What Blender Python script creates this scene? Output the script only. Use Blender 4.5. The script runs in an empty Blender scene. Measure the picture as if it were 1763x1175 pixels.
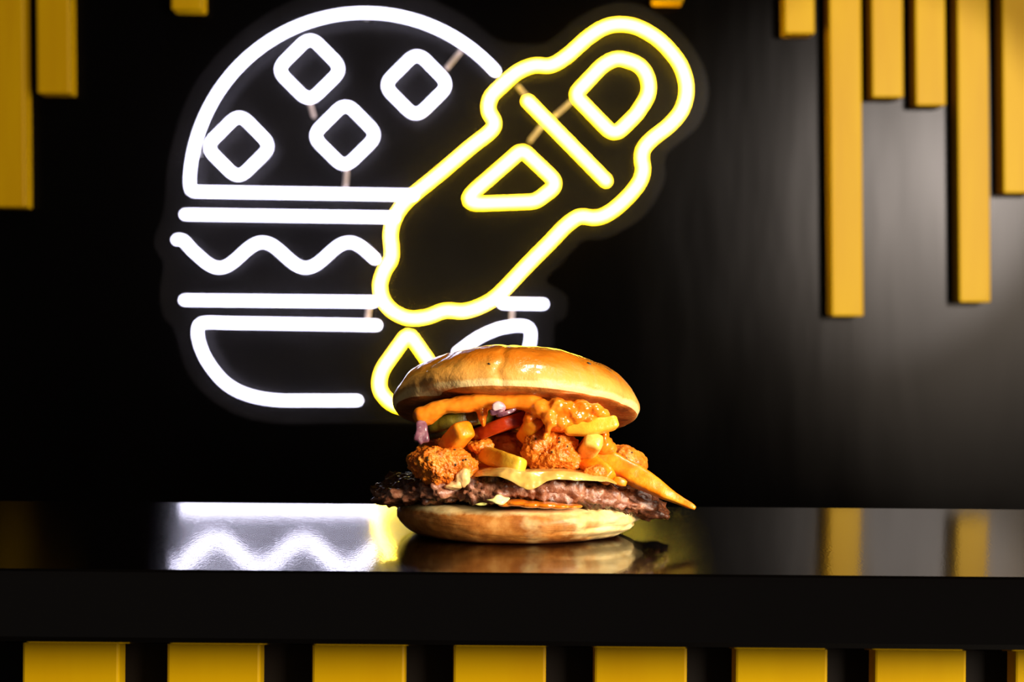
import bpy, bmesh, math, random
from mathutils import Vector, Matrix, noise

random.seed(7)
sc = bpy.context.scene
COL = sc.collection
R = math.radians

# ------------------------------------------------------------------ camera
IW, IH = 1763, 1175
LENS = 70.0
F = LENS / 36.0 * IW
CAM_Z = 1.15
COUNTER_Z = 1.05
cam_d = bpy.data.cameras.new('camera')
cam_d.lens = LENS
cam_d.sensor_width = 36.0
cam_d.sensor_fit = 'HORIZONTAL'
cam_d.clip_start = 0.05
cam_d.dof.use_dof = True
cam_d.dof.focus_distance = 0.935
cam_d.dof.aperture_fstop = 15.0
cam_o = bpy.data.objects.new('camera', cam_d)
COL.objects.link(cam_o)
CAM = (Matrix.Translation((0, 0, CAM_Z)) @ Matrix.Rotation(R(90 - 0.276), 4, 'X')
       @ Matrix.Rotation(R(0.49), 4, 'Z'))
cam_o.matrix_world = CAM
sc.camera = cam_o

# ------------------------------------------------------------------ world, lights, exposure
sc.view_settings.view_transform = 'Standard'
sc.view_settings.look = 'None'
sc.view_settings.gamma = 1.0
sc.view_settings.exposure = 0.0
sc.view_settings.use_curve_mapping = False

world = bpy.data.worlds.new('world')
sc.world = world
world.use_nodes = True
world.node_tree.nodes['Background'].inputs[0].default_value = (1.0, 0.9, 0.8, 1)
world.node_tree.nodes['Background'].inputs[1].default_value = 0.085


def aim(o, target):
    d = Vector(target) - o.location
    o.rotation_euler = d.to_track_quat('-Z', 'Y').to_euler()


def area_light(name, loc, target, size, power, col):
    l = bpy.data.lights.new(name, 'AREA')
    l.shape = 'DISK'
    l.size = size
    l.energy = power
    l.color = col
    o = bpy.data.objects.new(name, l)
    COL.objects.link(o)
    o.location = loc
    aim(o, target)
    return o


# studio softbox to the right of the camera: key light of the burger
key = area_light('softbox_key', (1.30, -0.36, 1.50), (0.0, 0.95, 1.09), 0.52, 88, (1.0, 0.85, 0.66))
key.data.shape = 'RECTANGLE'
key.data.size_y = 0.72
# ceiling downlight over the counter
area_light('ceiling_downlight', (0.55, 0.70, 2.70), (0.1, 0.95, 1.1), 0.30, 17.0, (1.0, 0.90, 0.76))
# ceiling spotlight washing the right side of the back wall
sp = bpy.data.lights.new('wall_spotlight', 'SPOT')
sp.energy = 315
sp.color = (1.0, 0.93, 0.86)
sp.spot_size = R(10.6)
sp.spot_blend = 0.16
sp.shadow_soft_size = 0.03
spo = bpy.data.objects.new('wall_spotlight', sp)
COL.objects.link(spo)
spo.location = (1.25, -0.1, 1.62)
aim(spo, (0.461, 2.68, 1.365))


# ------------------------------------------------------------------ pixel -> place helpers
def at(px, py, Y):
    """point of the world plane y = Y seen at pixel (px, py)"""
    v = CAM.to_3x3() @ Vector(((px - IW / 2) / F, -(py - IH / 2) / F, -1.0))
    return CAM.translation + v * (Y / v.y)


BY = 0.985                                   # distance of the burger's middle
B0 = Vector((at(893, 918, BY).x, BY, COUNTER_Z))
S = BY / F                                   # metres per pixel at the burger


def P(px, py, dy=0.0):
    """burger-local point seen at a pixel, dy metres behind the burger's middle"""
    return at(px, py, BY + dy) - B0


# ------------------------------------------------------------------ node helpers
def new_mat(name):
    m = bpy.data.materials.new(name)
    m.use_nodes = True
    nt = m.node_tree
    return m, nt, nt.nodes['Principled BSDF']


def rgb(*c):
    """sRGB 0..255 to linear"""
    o = []
    for v in c:
        v /= 255.0
        o.append(v / 12.92 if v <= 0.04045 else ((v + 0.055) / 1.055) ** 2.4)
    return tuple(o) + (1.0,)


class N:
    """small node-tree builder"""

    def __init__(self, nt):
        self.nt = nt
        self.tc = nt.nodes.new('ShaderNodeTexCoord')

    def obj(self):
        return self.tc.outputs['Object']

    def link(self, a, b):
        self.nt.links.new(a, b)

    def noise(self, scale, detail=4, rough=0.55, vec=None, dist=0.0):
        n = self.nt.nodes.new('ShaderNodeTexNoise')
        n.inputs['Scale'].default_value = scale
        n.inputs['Detail'].default_value = detail
        n.inputs['Roughness'].default_value = rough
        n.inputs['Distortion'].default_value = dist
        self.link(vec or self.obj(), n.inputs['Vector'])
        return n.outputs['Fac']

    def voronoi(self, scale, vec=None):
        n = self.nt.nodes.new('ShaderNodeTexVoronoi')
        n.inputs['Scale'].default_value = scale
        self.link(vec or self.obj(), n.inputs['Vector'])
        return n.outputs['Distance']

    def mapping(self, scale=(1, 1, 1), loc=(0, 0, 0), rot=(0, 0, 0)):
        n = self.nt.nodes.new('ShaderNodeMapping')
        n.inputs['Scale'].default_value = scale
        n.inputs['Location'].default_value = loc
        n.inputs['Rotation'].default_value = rot
        self.link(self.obj(), n.inputs['Vector'])
        return n.outputs['Vector']

    def ramp(self, fac, stops):
        n = self.nt.nodes.new('ShaderNodeValToRGB')
        e = n.color_ramp.elements
        while len(e) < len(stops):
            e.new(0.5)
        for el, (p, c) in zip(e, stops):
            el.position = p
            el.color = c if len(c) == 4 else tuple(c) + (1,)
        self.link(fac, n.inputs['Fac'])
        return n.outputs['Color']

    def mix(self, fac, a, b):
        n = self.nt.nodes.new('ShaderNodeMix')
        n.data_type = 'RGBA'
        for val, sock in ((fac, n.inputs[0]), (a, n.inputs[6]), (b, n.inputs[7])):
            if isinstance(val, (tuple, float, int)):
                sock.default_value = val
            else:
                self.link(val, sock)
        return n.outputs[2]

    def math(self, op, a, b=None, c=None, clamp=False):
        n = self.nt.nodes.new('ShaderNodeMath')
        n.operation = op
        n.use_clamp = clamp
        for i, v in enumerate((a, b, c)):
            if v is None:
                continue
            if isinstance(v, (int, float)):
                n.inputs[i].default_value = v
            else:
                self.link(v, n.inputs[i])
        return n.outputs[0]

    def maprange(self, v, a, b, c=0.0, d=1.0):
        n = self.nt.nodes.new('ShaderNodeMapRange')
        self.link(v, n.inputs[0])
        for i, x in enumerate((a, b, c, d)):
            n.inputs[1 + i].default_value = x
        return n.outputs[0]

    def xyz(self, vec=None):
        n = self.nt.nodes.new('ShaderNodeSeparateXYZ')
        self.link(vec or self.obj(), n.inputs[0])
        return n.outputs

    def blob(self, c, r):
        """1 inside an ellipsoid at c (object space), soft edge to 0"""
        n = self.nt.nodes.new('ShaderNodeMapping')
        n.vector_type = 'POINT'
        n.inputs['Scale'].default_value = tuple(1 / x for x in r)
        n.inputs['Location'].default_value = tuple(-a / x for a, x in zip(c, r))
        self.link(self.obj(), n.inputs['Vector'])
        l = self.nt.nodes.new('ShaderNodeVectorMath')
        l.operation = 'LENGTH'
        self.link(n.outputs[0], l.inputs[0])
        return l.outputs['Value']

    def bump(self, h, strength, dist, bsdf, prev=None):
        n = self.nt.nodes.new('ShaderNodeBump')
        n.inputs['Strength'].default_value = strength
        n.inputs['Distance'].default_value = dist
        self.link(h, n.inputs['Height'])
        if prev is not None:
            self.link(prev, n.inputs['Normal'])
        self.link(n.outputs[0], bsdf.inputs['Normal'])
        return n.outputs[0]


def sss(b, w, rad, scale=0.002):
    b.inputs['Subsurface Weight'].default_value = w
    b.inputs['Subsurface Radius'].default_value = rad
    b.inputs['Subsurface Scale'].default_value = scale


# ------------------------------------------------------------------ mesh helpers
def link_mesh(name, me, mat, parent=None, smooth=True):
    o = bpy.data.objects.new(name, me)
    if mat:
        me.materials.append(mat)
    COL.objects.link(o)
    if parent:
        o.parent = parent
    if smooth:
        me.polygons.foreach_set('use_smooth', [True] * len(me.polygons))
    me.update()
    return o


def pyd(name, verts, faces, mat, parent=None, smooth=True):
    me = bpy.data.meshes.new(name)
    me.from_pydata([tuple(v) for v in verts], [], faces)
    return link_mesh(name, me, mat, parent, smooth)


def bm_obj(name, bm, mat, parent=None, smooth=False):
    bmesh.ops.recalc_face_normals(bm, faces=bm.faces)
    me = bpy.data.meshes.new(name)
    bm.to_mesh(me)
    bm.free()
    return link_mesh(name, me, mat, parent, smooth)


def box_bm(x0, x1, y0, y1, z0, z1, bevel=0.0, segs=2):
    bm = bmesh.new()
    bmesh.ops.create_cube(bm, size=1.0)
    for v in bm.verts:
        v.co = Vector((x0 if v.co.x < 0 else x1, y0 if v.co.y < 0 else y1, z0 if v.co.z < 0 else z1))
    if bevel:
        bmesh.ops.bevel(bm, geom=list(bm.edges), offset=bevel, segments=segs, affect='EDGES', profile=0.5)
    return bm


def tag(o, label=None, cat=None, group=None, kind=None):
    for k, v in (('label', label), ('category', cat), ('group', group), ('kind', kind)):
        if v:
            o[k] = v
    return o


def empty(name, loc):
    o = bpy.data.objects.new(name, None)
    o.empty_display_size = 0.05
    COL.objects.link(o)
    o.location = loc
    return o


def catmull(pts, n, closed=False):
    """n points along a centripetal-ish Catmull-Rom curve through pts"""
    pts = [Vector(p) for p in pts]
    m = len(pts)
    segs = m if closed else m - 1
    out = []
    for k in range(n):
        t = k / (n if closed else n - 1) * segs
        i = min(int(t), segs - 1)
        u = t - i
        if closed:
            a, b, c, d = (pts[(i + j) % m] for j in (-1, 0, 1, 2))
        else:
            b, c = pts[i], pts[i + 1]
            a = pts[i - 1] if i > 0 else b * 2 - c
            d = pts[i + 2] if i + 2 < m else c * 2 - b
        out.append(0.5 * ((2 * b) + (c - a) * u + (2 * a - 5 * b + 4 * c - d) * u * u
                          + (3 * b - a - 3 * c + d) * u ** 3))
    return out


def resample(pts, step, closed=False):
    """equal-distance resampling of a polyline"""
    pts = [Vector(p) for p in pts]
    if closed:
        pts = pts + [pts[0]]
    L = [0.0]
    for a, b in zip(pts, pts[1:]):
        L.append(L[-1] + (b - a).length)
    n = max(2, int(round(L[-1] / step)))
    out = []
    j = 0
    for k in range(n if closed else n + 1):
        s = L[-1] * k / n
        while j < len(L) - 2 and L[j + 1] < s:
            j += 1
        d = L[j + 1] - L[j]
        out.append(pts[j].lerp(pts[j + 1], (s - L[j]) / d if d > 1e-9 else 0))
    return out


def tube_mesh(pts, r, closed=False, segs=12, normal=Vector((0, 1, 0))):
    """round tube along pts lying roughly in the plane with the given normal; round ends"""
    verts, faces = [], []
    n = len(pts)
    rings = []
    if closed:
        rings = [(pts[i], (pts[(i + 1) % n] - pts[i - 1]).normalized(), 1.0) for i in range(n)]
    else:
        t0 = (pts[1] - pts[0]).normalized()
        t1 = (pts[-1] - pts[-2]).normalized()
        for a in (80, 60, 35):
            rings.append((pts[0] - t0 * r * math.sin(R(a)), t0, math.cos(R(a))))
        for i in range(n):
            t = pts[min(i + 1, n - 1)] - pts[max(i - 1, 0)]
            rings.append((pts[i], t.normalized(), 1.0))
        for a in (35, 60, 80):
            rings.append((pts[-1] + t1 * r * math.sin(R(a)), t1, math.cos(R(a))))
    for c, t, k in rings:
        u = t.cross(normal).normalized()
        w = u.cross(t).normalized()
        for s in range(segs):
            a = 2 * math.pi * s / segs
            verts.append(c + (u * math.cos(a) + w * math.sin(a)) * r * k)
    m = len(rings)
    for i in range(m if closed else m - 1):
        j = (i + 1) % m
        for s in range(segs):
            q = (s + 1) % segs
            faces.append((i * segs + s, i * segs + q, j * segs + q, j * segs + s))
    if not closed:
        faces.append(tuple(range(segs)))
        faces.append(tuple((m - 1) * segs + s for s in reversed(range(segs))))
    return verts, faces


# ------------------------------------------------------------------ setting: materials
def mat_wall():
    m, nt, b = new_mat('black_satin_wall')
    n = N(nt)
    mv = n.mapping((1.0, 1.0, 0.25))
    f = n.noise(3.5, 3, 0.5, mv)
    df = nt.nodes.new('ShaderNodeBsdfDiffuse')
    n.link(n.ramp(f, [(0.3, (0.0005, 0.00045, 0.00045)), (0.7, (0.0010, 0.0008, 0.0008))]), df.inputs['Color'])
    gl = nt.nodes.new('ShaderNodeBsdfGlossy')
    gl.distribution = 'BECKMANN'
    gl.inputs['Color'].default_value = (1, 0.95, 0.96, 1)
    n.link(n.maprange(n.noise(5, 3, 0.5, mv), 0.3, 0.7, 0.23, 0.28), gl.inputs['Roughness'])
    mx = nt.nodes.new('ShaderNodeMixShader')
    fr = nt.nodes.new('ShaderNodeFresnel')
    fr.inputs['IOR'].default_value = 1.135
    n.link(fr.outputs[0], mx.inputs[0])
    n.link(df.outputs[0], mx.inputs[1])
    n.link(gl.outputs[0], mx.inputs[2])
    bp = nt.nodes.new('ShaderNodeBump')
    bp.inputs['Strength'].default_value = 0.09
    bp.inputs['Distance'].default_value = 0.01
    n.link(n.noise(7, 3, 0.5, mv), bp.inputs['Height'])
    n.link(bp.outputs[0], gl.inputs['Normal'])
    n.link(mx.outputs[0], nt.nodes['Material Output'].inputs['Surface'])
    return m


def mat_plain(name, col, rough=0.5, spec=0.5, bump=None):
    m, nt, b = new_mat(name)
    n = N(nt)
    f = n.noise(14, 3)
    c2 = tuple(x * 0.82 for x in col[:3]) + (1,)
    n.link(n.ramp(f, [(0.3, c2), (0.7, col)]), b.inputs['Base Color'])
    b.inputs['Roughness'].default_value = rough
    b.inputs['Specular IOR Level'].default_value = spec
    if bump:
        n.bump(n.noise(bump, 3), 0.15, 0.001, b)
    return m


def mat_worktop():
    m, nt, b = new_mat('black_lacquered_worktop')
    n = N(nt)
    grain = n.mapping((1, 0.3, 1))
    df = nt.nodes.new('ShaderNodeBsdfDiffuse')
    df.inputs['Color'].default_value = (0.0005, 0.0003, 0.00025, 1)
    bp = nt.nodes.new('ShaderNodeBump')
    bp.inputs['Strength'].default_value = 1.0
    bp.inputs['Distance'].default_value = 0.000024
    n.link(n.noise(800, 2, 0.6, grain), bp.inputs['Height'])
    lobes = []
    for lo, hi in ((0.028, 0.05), (0.15, 0.20)):
        gl = nt.nodes.new('ShaderNodeBsdfGlossy')
        gl.distribution = 'BECKMANN'
        if hi < 0.1:
            n.link(n.maprange(n.noise(1000, 2, 0.6, grain), 0.35, 0.7, lo, hi), gl.inputs['Roughness'])
            n.link(bp.outputs[0], gl.inputs['Normal'])
        else:
            gl.inputs['Roughness'].default_value = hi
        lobes.append(gl)
    g = nt.nodes.new('ShaderNodeMixShader')
    g.inputs[0].default_value = 0.34
    n.link(lobes[0].outputs[0], g.inputs[1])
    n.link(lobes[1].outputs[0], g.inputs[2])
    fr = nt.nodes.new('ShaderNodeFresnel')
    fr.inputs['IOR'].default_value = 1.5
    mx = nt.nodes.new('ShaderNodeMixShader')
    n.link(fr.outputs[0], mx.inputs[0])
    n.link(df.outputs[0], mx.inputs[1])
    n.link(g.outputs[0], mx.inputs[2])
    n.link(mx.outputs[0], nt.nodes['Material Output'].inputs['Surface'])
    return m


def mat_yellow(name, col, rough):
    m, nt, b = new_mat(name)
    n = N(nt)
    g = n.mapping((6, 6, 0.6))
    f = n.noise(6, 3, 0.5, g)
    c2 = (col[0] * 0.9, col[1] * 0.84, col[2] * 0.8, 1)
    n.link(n.ramp(f, [(0.3, c2), (0.7, col)]), b.inputs['Base Color'])
    b.inputs['Roughness'].default_value = rough
    b.inputs['Specular IOR Level'].default_value = 0.09
    n.bump(n.noise(25, 3, 0.5, g), 0.04, 0.002, b)
    return m


def mat_neon(name, col, strength):
    m, nt, b = new_mat(name)
    b.inputs['Base Color'].default_value = (0.8, 0.8, 0.8, 1)
    b.inputs['Emission Color'].default_value = col
    b.inputs['Emission Strength'].default_value = strength
    return m


def mat_acrylic():
    m, nt, b = new_mat('clear_acrylic')
    n = N(nt)
    out = nt.nodes['Material Output']
    tr = nt.nodes.new('ShaderNodeBsdfTransparent')
    df = nt.nodes.new('ShaderNodeBsdfDiffuse')
    df.inputs['Color'].default_value = (0.75, 0.70, 0.72, 1)
    gl = nt.nodes.new('ShaderNodeBsdfGlossy')
    gl.inputs['Roughness'].default_value = 0.25
    m1 = nt.nodes.new('ShaderNodeMixShader')
    n.link(n.maprange(n.noise(6, 3), 0.3, 0.7, 0.002, 0.0055), m1.inputs[0])
    n.link(tr.outputs[0], m1.inputs[1])
    n.link(df.outputs[0], m1.inputs[2])
    m2 = nt.nodes.new('ShaderNodeMixShader')
    m2.inputs[0].default_value = 0.002
    n.link(m1.outputs[0], m2.inputs[1])
    n.link(gl.outputs[0], m2.inputs[2])
    n.link(m2.outputs[0], out.inputs['Surface'])
    return m


M_WALL = mat_wall()
M_FLOOR = mat_plain('dark_floor', (0.02, 0.018, 0.017, 1), 0.5)
M_CEIL = mat_plain('dark_ceiling', (0.015, 0.014, 0.014, 1), 0.8)
M_TOP = mat_worktop()
M_BODY = mat_plain('black_brown_panel', (0.003, 0.0016, 0.0012, 1), 0.6, 0.15)
M_WSLAT = mat_yellow('yellow_wall_slat', (0.46, 0.270, 0.0, 1), 0.45)
M_CSLAT = mat_yellow('yellow_counter_slat', (0.40, 0.242, 0.0, 1), 0.38)
M_WHITE = mat_neon('white_neon', (0.76, 0.74, 1.0, 1), 8.0)
M_JACKET = mat_neon('yellow_neon_jacket', (1.0, 0.62, 0.0, 1), 17.0)
M_YELLOW = mat_neon('yellow_neon', (1.0, 0.74, 0.066, 1), 19.0)
M_ACRYL = mat_acrylic()
M_WIRE = mat_plain('clear_wire', (0.45, 0.36, 0.30, 1), 0.4)
M_STEEL = mat_plain('steel', (0.5, 0.5, 0.5, 1), 0.3)

# ------------------------------------------------------------------ setting: room
WALL_Y = 2.69
SLAT_Y = 2.65          # front faces of the wall slats
TUBE_Y = 2.645         # plane of the neon tubes
CEIL_Z = 2.75
wall = bm_obj('wall_back', box_bm(-3.2, 3.2, WALL_Y, WALL_Y + 0.1, 0, CEIL_Z), M_WALL)
tag(wall, 'black satin back wall behind the glowing sign', kind='structure')
fl = bm_obj('floor', box_bm(-3.2, 3.2, -1.2, WALL_Y + 0.1, -0.08, 0.0), M_FLOOR)
tag(fl, 'dark floor under the bar counter', kind='structure')
ce = bm_obj('ceiling', box_bm(-3.2, 3.2, -1.2, WALL_Y + 0.1, CEIL_Z, CEIL_Z + 0.08), M_CEIL)
tag(ce, 'dark ceiling above the bar', kind='structure')

# slats hanging down the wall: left px, right px, bottom py, lean in px per 500 px
SLATS = [(-14, 44, 357), (64, 121, 161), (295, 349, 17), (1125, 1177, 3), (1351, 1403, 58),
         (1432, 1487, 545), (1502, 1556, 168), (1577, 1629, 182), (1652, 1706, 521), (1728, 1784, 333)]
for (xa, xb, yb) in SLATS:
    a, b_ = at(xa, yb, SLAT_Y), at(xb, yb, SLAT_Y)
    t = at(xa - 4.0 * 500 / 500, yb - 500, SLAT_Y)
    lean = (t.x - a.x) / (t.z - a.z)
    z0 = (a.z + b_.z) / 2
    bm = box_bm(a.x, b_.x, SLAT_Y, WALL_Y, z0, CEIL_Z, 0.0025, 2)
    for v in bm.verts:
        v.co.x += (v.co.z - z0) * lean
    o = bm_obj('slat', bm, M_WSLAT, wall)

# ------------------------------------------------------------------ bar counter
C_Y0, C_Y1 = 0.8215, 1.147
CT = 0.0308
top = bm_obj('worktop', box_bm(-1.1, 1.1, C_Y0, C_Y1, COUNTER_Z - CT, COUNTER_Z, 0.0030, 2), M_TOP)
tag(top, 'glossy black lacquered worktop carrying the burger', 'worktop')
ctr = empty('bar_counter', (0, 0.98, 0))
tag(ctr, 'dark bar counter base with bright yellow vertical slats below the black worktop', 'counter')


def child_box(name, mat, parent, *a):
    o = bm_obj(name, box_bm(*a), mat)
    o.parent = parent
    o.matrix_parent_inverse = Matrix.Translation(parent.location).inverted()
    return o


CS_Y = 0.852
CS_T = 0.015
child_box('body', M_BODY, ctr, -1.08, 1.08, CS_Y + CS_T, 1.12, 0.0, COUNTER_Z - CT)
for xa, xb in ((38, 205), (287, 448), (537, 697), (780, 940), (1023, 1183), (1266, 1425), (1506, 1664), (1748, 1908)):
    a, b_ = at(xa, 1150, CS_Y), at(xb, 1150, CS_Y)
    child_box('slat', M_CSLAT, ctr, a.x, b_.x, CS_Y, CS_Y + CS_T, 0.06, COUNTER_Z - CT, 0.0012, 2)

# ------------------------------------------------------------------ neon sign
sign = empty('neon_sign', at(680, 380, WALL_Y))
tag(sign, 'glowing neon sign of a white burger and a yellow sauce bottle on the black wall', 'neon sign')
SIGN_INV = Matrix.Translation(sign.location).inverted()
TUBE_R = 0.0064
JACKET_R = 0.0076


def to_sign(o):
    o.parent = sign
    o.matrix_parent_inverse = SIGN_INV
    return o


def round_corners(pts, rad, closed, steps=6):
    """pts: (x, y[, r]) pixels; straight polyline with rounded corners"""
    out = []
    n = len(pts)
    for i, p in enumerate(pts):
        r = p[2] if len(p) > 2 else rad
        v = Vector(p[:2])
        if (not closed and i in (0, n - 1)) or r <= 0:
            out.append(v)
            continue
        a, c = Vector(pts[i - 1][:2]), Vector(pts[(i + 1) % n][:2])
        d0, d1 = (a - v).normalized(), (c - v).normalized()
        half = math.acos(max(-1, min(1, d0.dot(d1)))) / 2
        t = min(r / math.tan(half), (a - v).length * 0.49, (c - v).length * 0.49)
        p0, p1 = v + d0 * t, v + d1 * t
        for k in range(steps + 1):
            u = k / steps
            out.append(p0 * (1 - u) ** 2 + v * 2 * u * (1 - u) + p1 * u * u)
    return out


def neon(name, pts2, mat, closed=False, smooth=True, dy=0.0):
    pts = [at(p[0], p[1], TUBE_Y + dy) for p in pts2]
    if smooth:
        pts = catmull(pts, len(pts) * 8, closed)
    pts = resample(pts, 0.004, closed)
    v, f = tube_mesh(pts, 0.0043 if mat is M_YELLOW else TUBE_R, closed)
    o = to_sign(pyd(name, v, f, mat))
    if mat is M_YELLOW:          # coloured silicone channel that holds the glowing core
        c = Vector((0, 0.0035, 0))
        v, f = tube_mesh([p + c for p in pts], JACKET_R, closed)
        v = [Vector((q.x, TUBE_Y + 0.0035 + (q.y - TUBE_Y - 0.0035) * 0.38, q.z)) for q in v]
        j = pyd('jacket', v, f, M_JACKET)
        j.parent = o
        j['label'] = 'yellow silicone jacket'
    return o


# white burger
dome = [(628 + 302 * math.cos(R(a)), 325 - 303 * math.sin(R(a))) for a in range(42, 178, 3)]
dome += [(p.x, p.y) for p in round_corners([(327, 315), (328, 330, 15), (711, 336)], 15, False)][1:]
neon('bun_outline_tube', dome, M_WHITE, smooth=False)
for cx, cy in ((533, 119), (717, 146), (594, 233), (411, 252)):
    q = 57
    neon('seed_tube', round_corners([(cx - q, cy + 1), (cx + 1, cy - q), (cx + q, cy), (cx - 1, cy + q)], 20, True),
         M_WHITE, True, False)
neon('filling_line_tube', [(319, 369.5), (678, 374.5)], M_WHITE, smooth=False)
neon('lettuce_wave_tube', [(305, 413), (315, 414)] + [(x, 439.5 - 22 * math.cos(2 * math.pi * (x - 452) / 149)) for x in range(330, 647, 9)], M_WHITE)
neon('filling_line_tube', [(318, 517), (642, 520)], M_WHITE, smooth=False)
neon('filling_line_tube', [(866, 523), (935, 524)], M_WHITE, smooth=False)
neon('bun_base_tube', [(648, 560.5), (600, 559.5), (500, 558), (400, 556.5), (352, 556), (341, 565), (343, 590), (358, 624), (387, 659),
                       (423, 679), (472, 689), (540, 690), (615, 690)], M_WHITE)
neon('bun_base_tube', [(788, 607), (823, 582), (860, 566), (898, 561), (913, 570), (911, 598), (900, 632), (875, 664),
                       (835, 684), (800, 690)], M_WHITE)
# yellow sauce bottle
BOT = [(1066, 41), (1097, 46), (1131, 65), (1158, 92), (1175, 119), (1182.5, 153), (1175, 187), (1154, 214), (1124, 238),
       (1109, 255), (1105, 272), (1107.5, 293), (1099, 317), (1073, 347), (1046, 368), (1024, 375), (998, 373), (974, 389),
       (944, 420), (913, 451), (860, 506), (832, 525), (799, 536), (766, 535), (734, 546), (703, 548), (676, 536), (659, 516),
       (654, 491), (661, 467), (673, 446), (674, 426), (672, 405), (676, 384), (686, 363), (705, 341), (756, 299), (811, 252),
       (844, 226), (851, 210), (841, 190), (845, 167), (865, 146), (892, 123), (920, 112), (948, 112), (976, 96), (1011, 65),
       (1039, 47)]
neon('bottle_outline_tube', BOT, M_YELLOW, True)
neon('bottle_cap_tube', round_corners([(989, 163, 12), (1037, 112, 50), (1062, 98, 60), (1108, 112, 60), (1122, 156, 70), (1096, 196, 40),
                                       (1058, 234, 18)], 20, True, 8), M_YELLOW, True, False)
neon('bottle_collar_tube', [(909, 174), (1043, 311)], M_YELLOW, smooth=False)
neon('bottle_label_tube', round_corners([(899, 257, 12), (962, 317, 16), (922, 347, 30), (790, 352, 14)], 14, True), M_YELLOW, True, False)
neon('sauce_drop_tube', round_corners([(703, 573, 9), (655, 640, 60), (651, 672, 60), (678, 702, 50), (735, 702, 50), (757, 670, 60), (748, 638, 60)], 30, True, 8),
     M_YELLOW, True, False)

# clear panel the tubes are fixed to
PAN = [(286, 330), (292, 270), (325, 165), (380, 88), (455, 27), (540, -12), (628, -22), (715, -12), (800, 28), (858, 70),
       (905, 76), (945, 72), (1000, 28), (1066, 4), (1130, 22), (1192, 80), (1220, 150), (1203, 215), (1148, 265), (1144, 312),
       (1108, 372), (1042, 410), (1004, 414), (965, 455), (940, 484), (975, 510), (974, 545), (955, 560), (950, 610), (920, 672),
       (860, 718), (790, 730), (620, 728), (470, 728), (385, 702), (325, 645), (302, 570), (282, 545), (276, 500), (282, 455),
       (266, 420), (276, 385), (284, 355)]
pp = catmull([at(x, y, TUBE_Y + 0.0075) for x, y in PAN], len(PAN) * 5, True)
k = len(pp)
TH = 0.005
v = pp + [p + Vector((0, TH, 0)) for p in pp]
f = [tuple(range(k)), tuple(reversed(range(k, 2 * k)))] + [(i, (i + 1) % k, (i + 1) % k + k, i + k) for i in range(k)]
to_sign(tag(pyd('backing_panel', v, f, M_ACRYL, None, False), 'clear acrylic backing panel'))
for (x0, y0, x1, y1) in ((597, 294, 595, 320), (792, 90, 770, 117), (893, 150, 906, 166), (982, 176, 955, 200), (935, 214, 913, 242),
                         (636, 528, 633, 548), (882, 532, 881, 552), (533, 176, 540, 200)):
    vv, ff = tube_mesh(resample([at(x0, y0, TUBE_Y + 0.0045), at(x1, y1, TUBE_Y + 0.0045)], 0.004), 0.0028, False, 8)
    to_sign(pyd('jumper_wire', vv, ff, M_WIRE))
for (x, y) in ((335, 260), (628, 22), (1182, 153), (900, 523), (423, 679), (913, 451)):
    c = at(x, y, TUBE_Y + 0.0125)
    vv, ff = tube_mesh([c, c + Vector((0, WALL_Y - c.y, 0))], 0.005, False, 12, Vector((0, 0, 1)))
    to_sign(pyd('standoff', vv, ff, M_STEEL))

# ================================================================== the burger
burger = empty('burger', B0)
tag(burger, 'smashed beef and fried chicken burger with fries in a glossy bun on the black worktop', 'burger')


def part(o, label=None, parent=None):
    o.parent = parent or burger
    if label:
        o['label'] = label
    return o


# ---------------- food materials
def mat_bun_top():
    m, nt, b = new_mat('glossy_bun_crust')
    n = N(nt)
    x, y, z = n.xyz()
    wob = n.noise(55, 4, 0.6)
    fine = n.noise(420, 4, 0.6)
    amp = n.maprange(z, 0.002, 0.012, 0.003, 0.013)
    h = n.math('ADD', z, n.math('MULTIPLY', n.math('SUBTRACT', wob, 0.5), amp))
    base = n.ramp(n.maprange(h, 0.0, 0.031), [
        (0.0, rgb(196, 118, 40)), (0.05, rgb(250, 218, 152)), (0.12, rgb(248, 212, 140)), (0.16, rgb(226, 164, 78)), (0.36, rgb(222, 152, 56)),
        (0.55, rgb(208, 116, 20)), (1.0, rgb(184, 84, 6))])
    spots = n.ramp(n.noise(190, 3, 0.6), [(0.58, (0, 0, 0)), (0.72, (1, 1, 1))])
    base = n.mix(n.math('MULTIPLY', spots, 0.22), base, rgb(186, 108, 36))
    # underside: toasted
    under = n.ramp(n.noise(60, 5, 0.65), [(0.35, rgb(120, 58, 16)), (0.55, rgb(190, 108, 36)), (0.75, rgb(216, 150, 70))])
    fac = n.math('LESS_THAN', z, 0.0012)
    base = n.mix(fac, base, under)
    n.link(base, b.inputs['Base Color'])
    gl = n.maprange(h, 0.007, 0.018, 0.5, 0.22)
    n.link(gl, b.inputs['Roughness'])
    n.link(n.maprange(h, 0.006, 0.014, 0.0, 1.0), b.inputs['Coat Weight'])
    b.inputs['Coat Roughness'].default_value = 0.09
    sss(b, 0.12, (1.0, 0.5, 0.2), 0.002)
    p = n.bump(n.noise(90, 4, 0.6), 0.30, 0.004, b)
    p = n.bump(n.noise(170, 4, 0.65, n.mapping((1, 1, 0.35)), 0.8), 0.15, 0.0022, b, p)
    n.bump(fine, 0.16, 0.0010, b, p)
    cb = nt.nodes.new('ShaderNodeBump')
    cb.inputs['Strength'].default_value = 0.25
    cb.inputs['Distance'].default_value = 0.0012
    n.link(n.noise(150, 4, 0.6), cb.inputs['Height'])
    n.link(cb.outputs[0], b.inputs['Coat Normal'])
    return m


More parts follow.
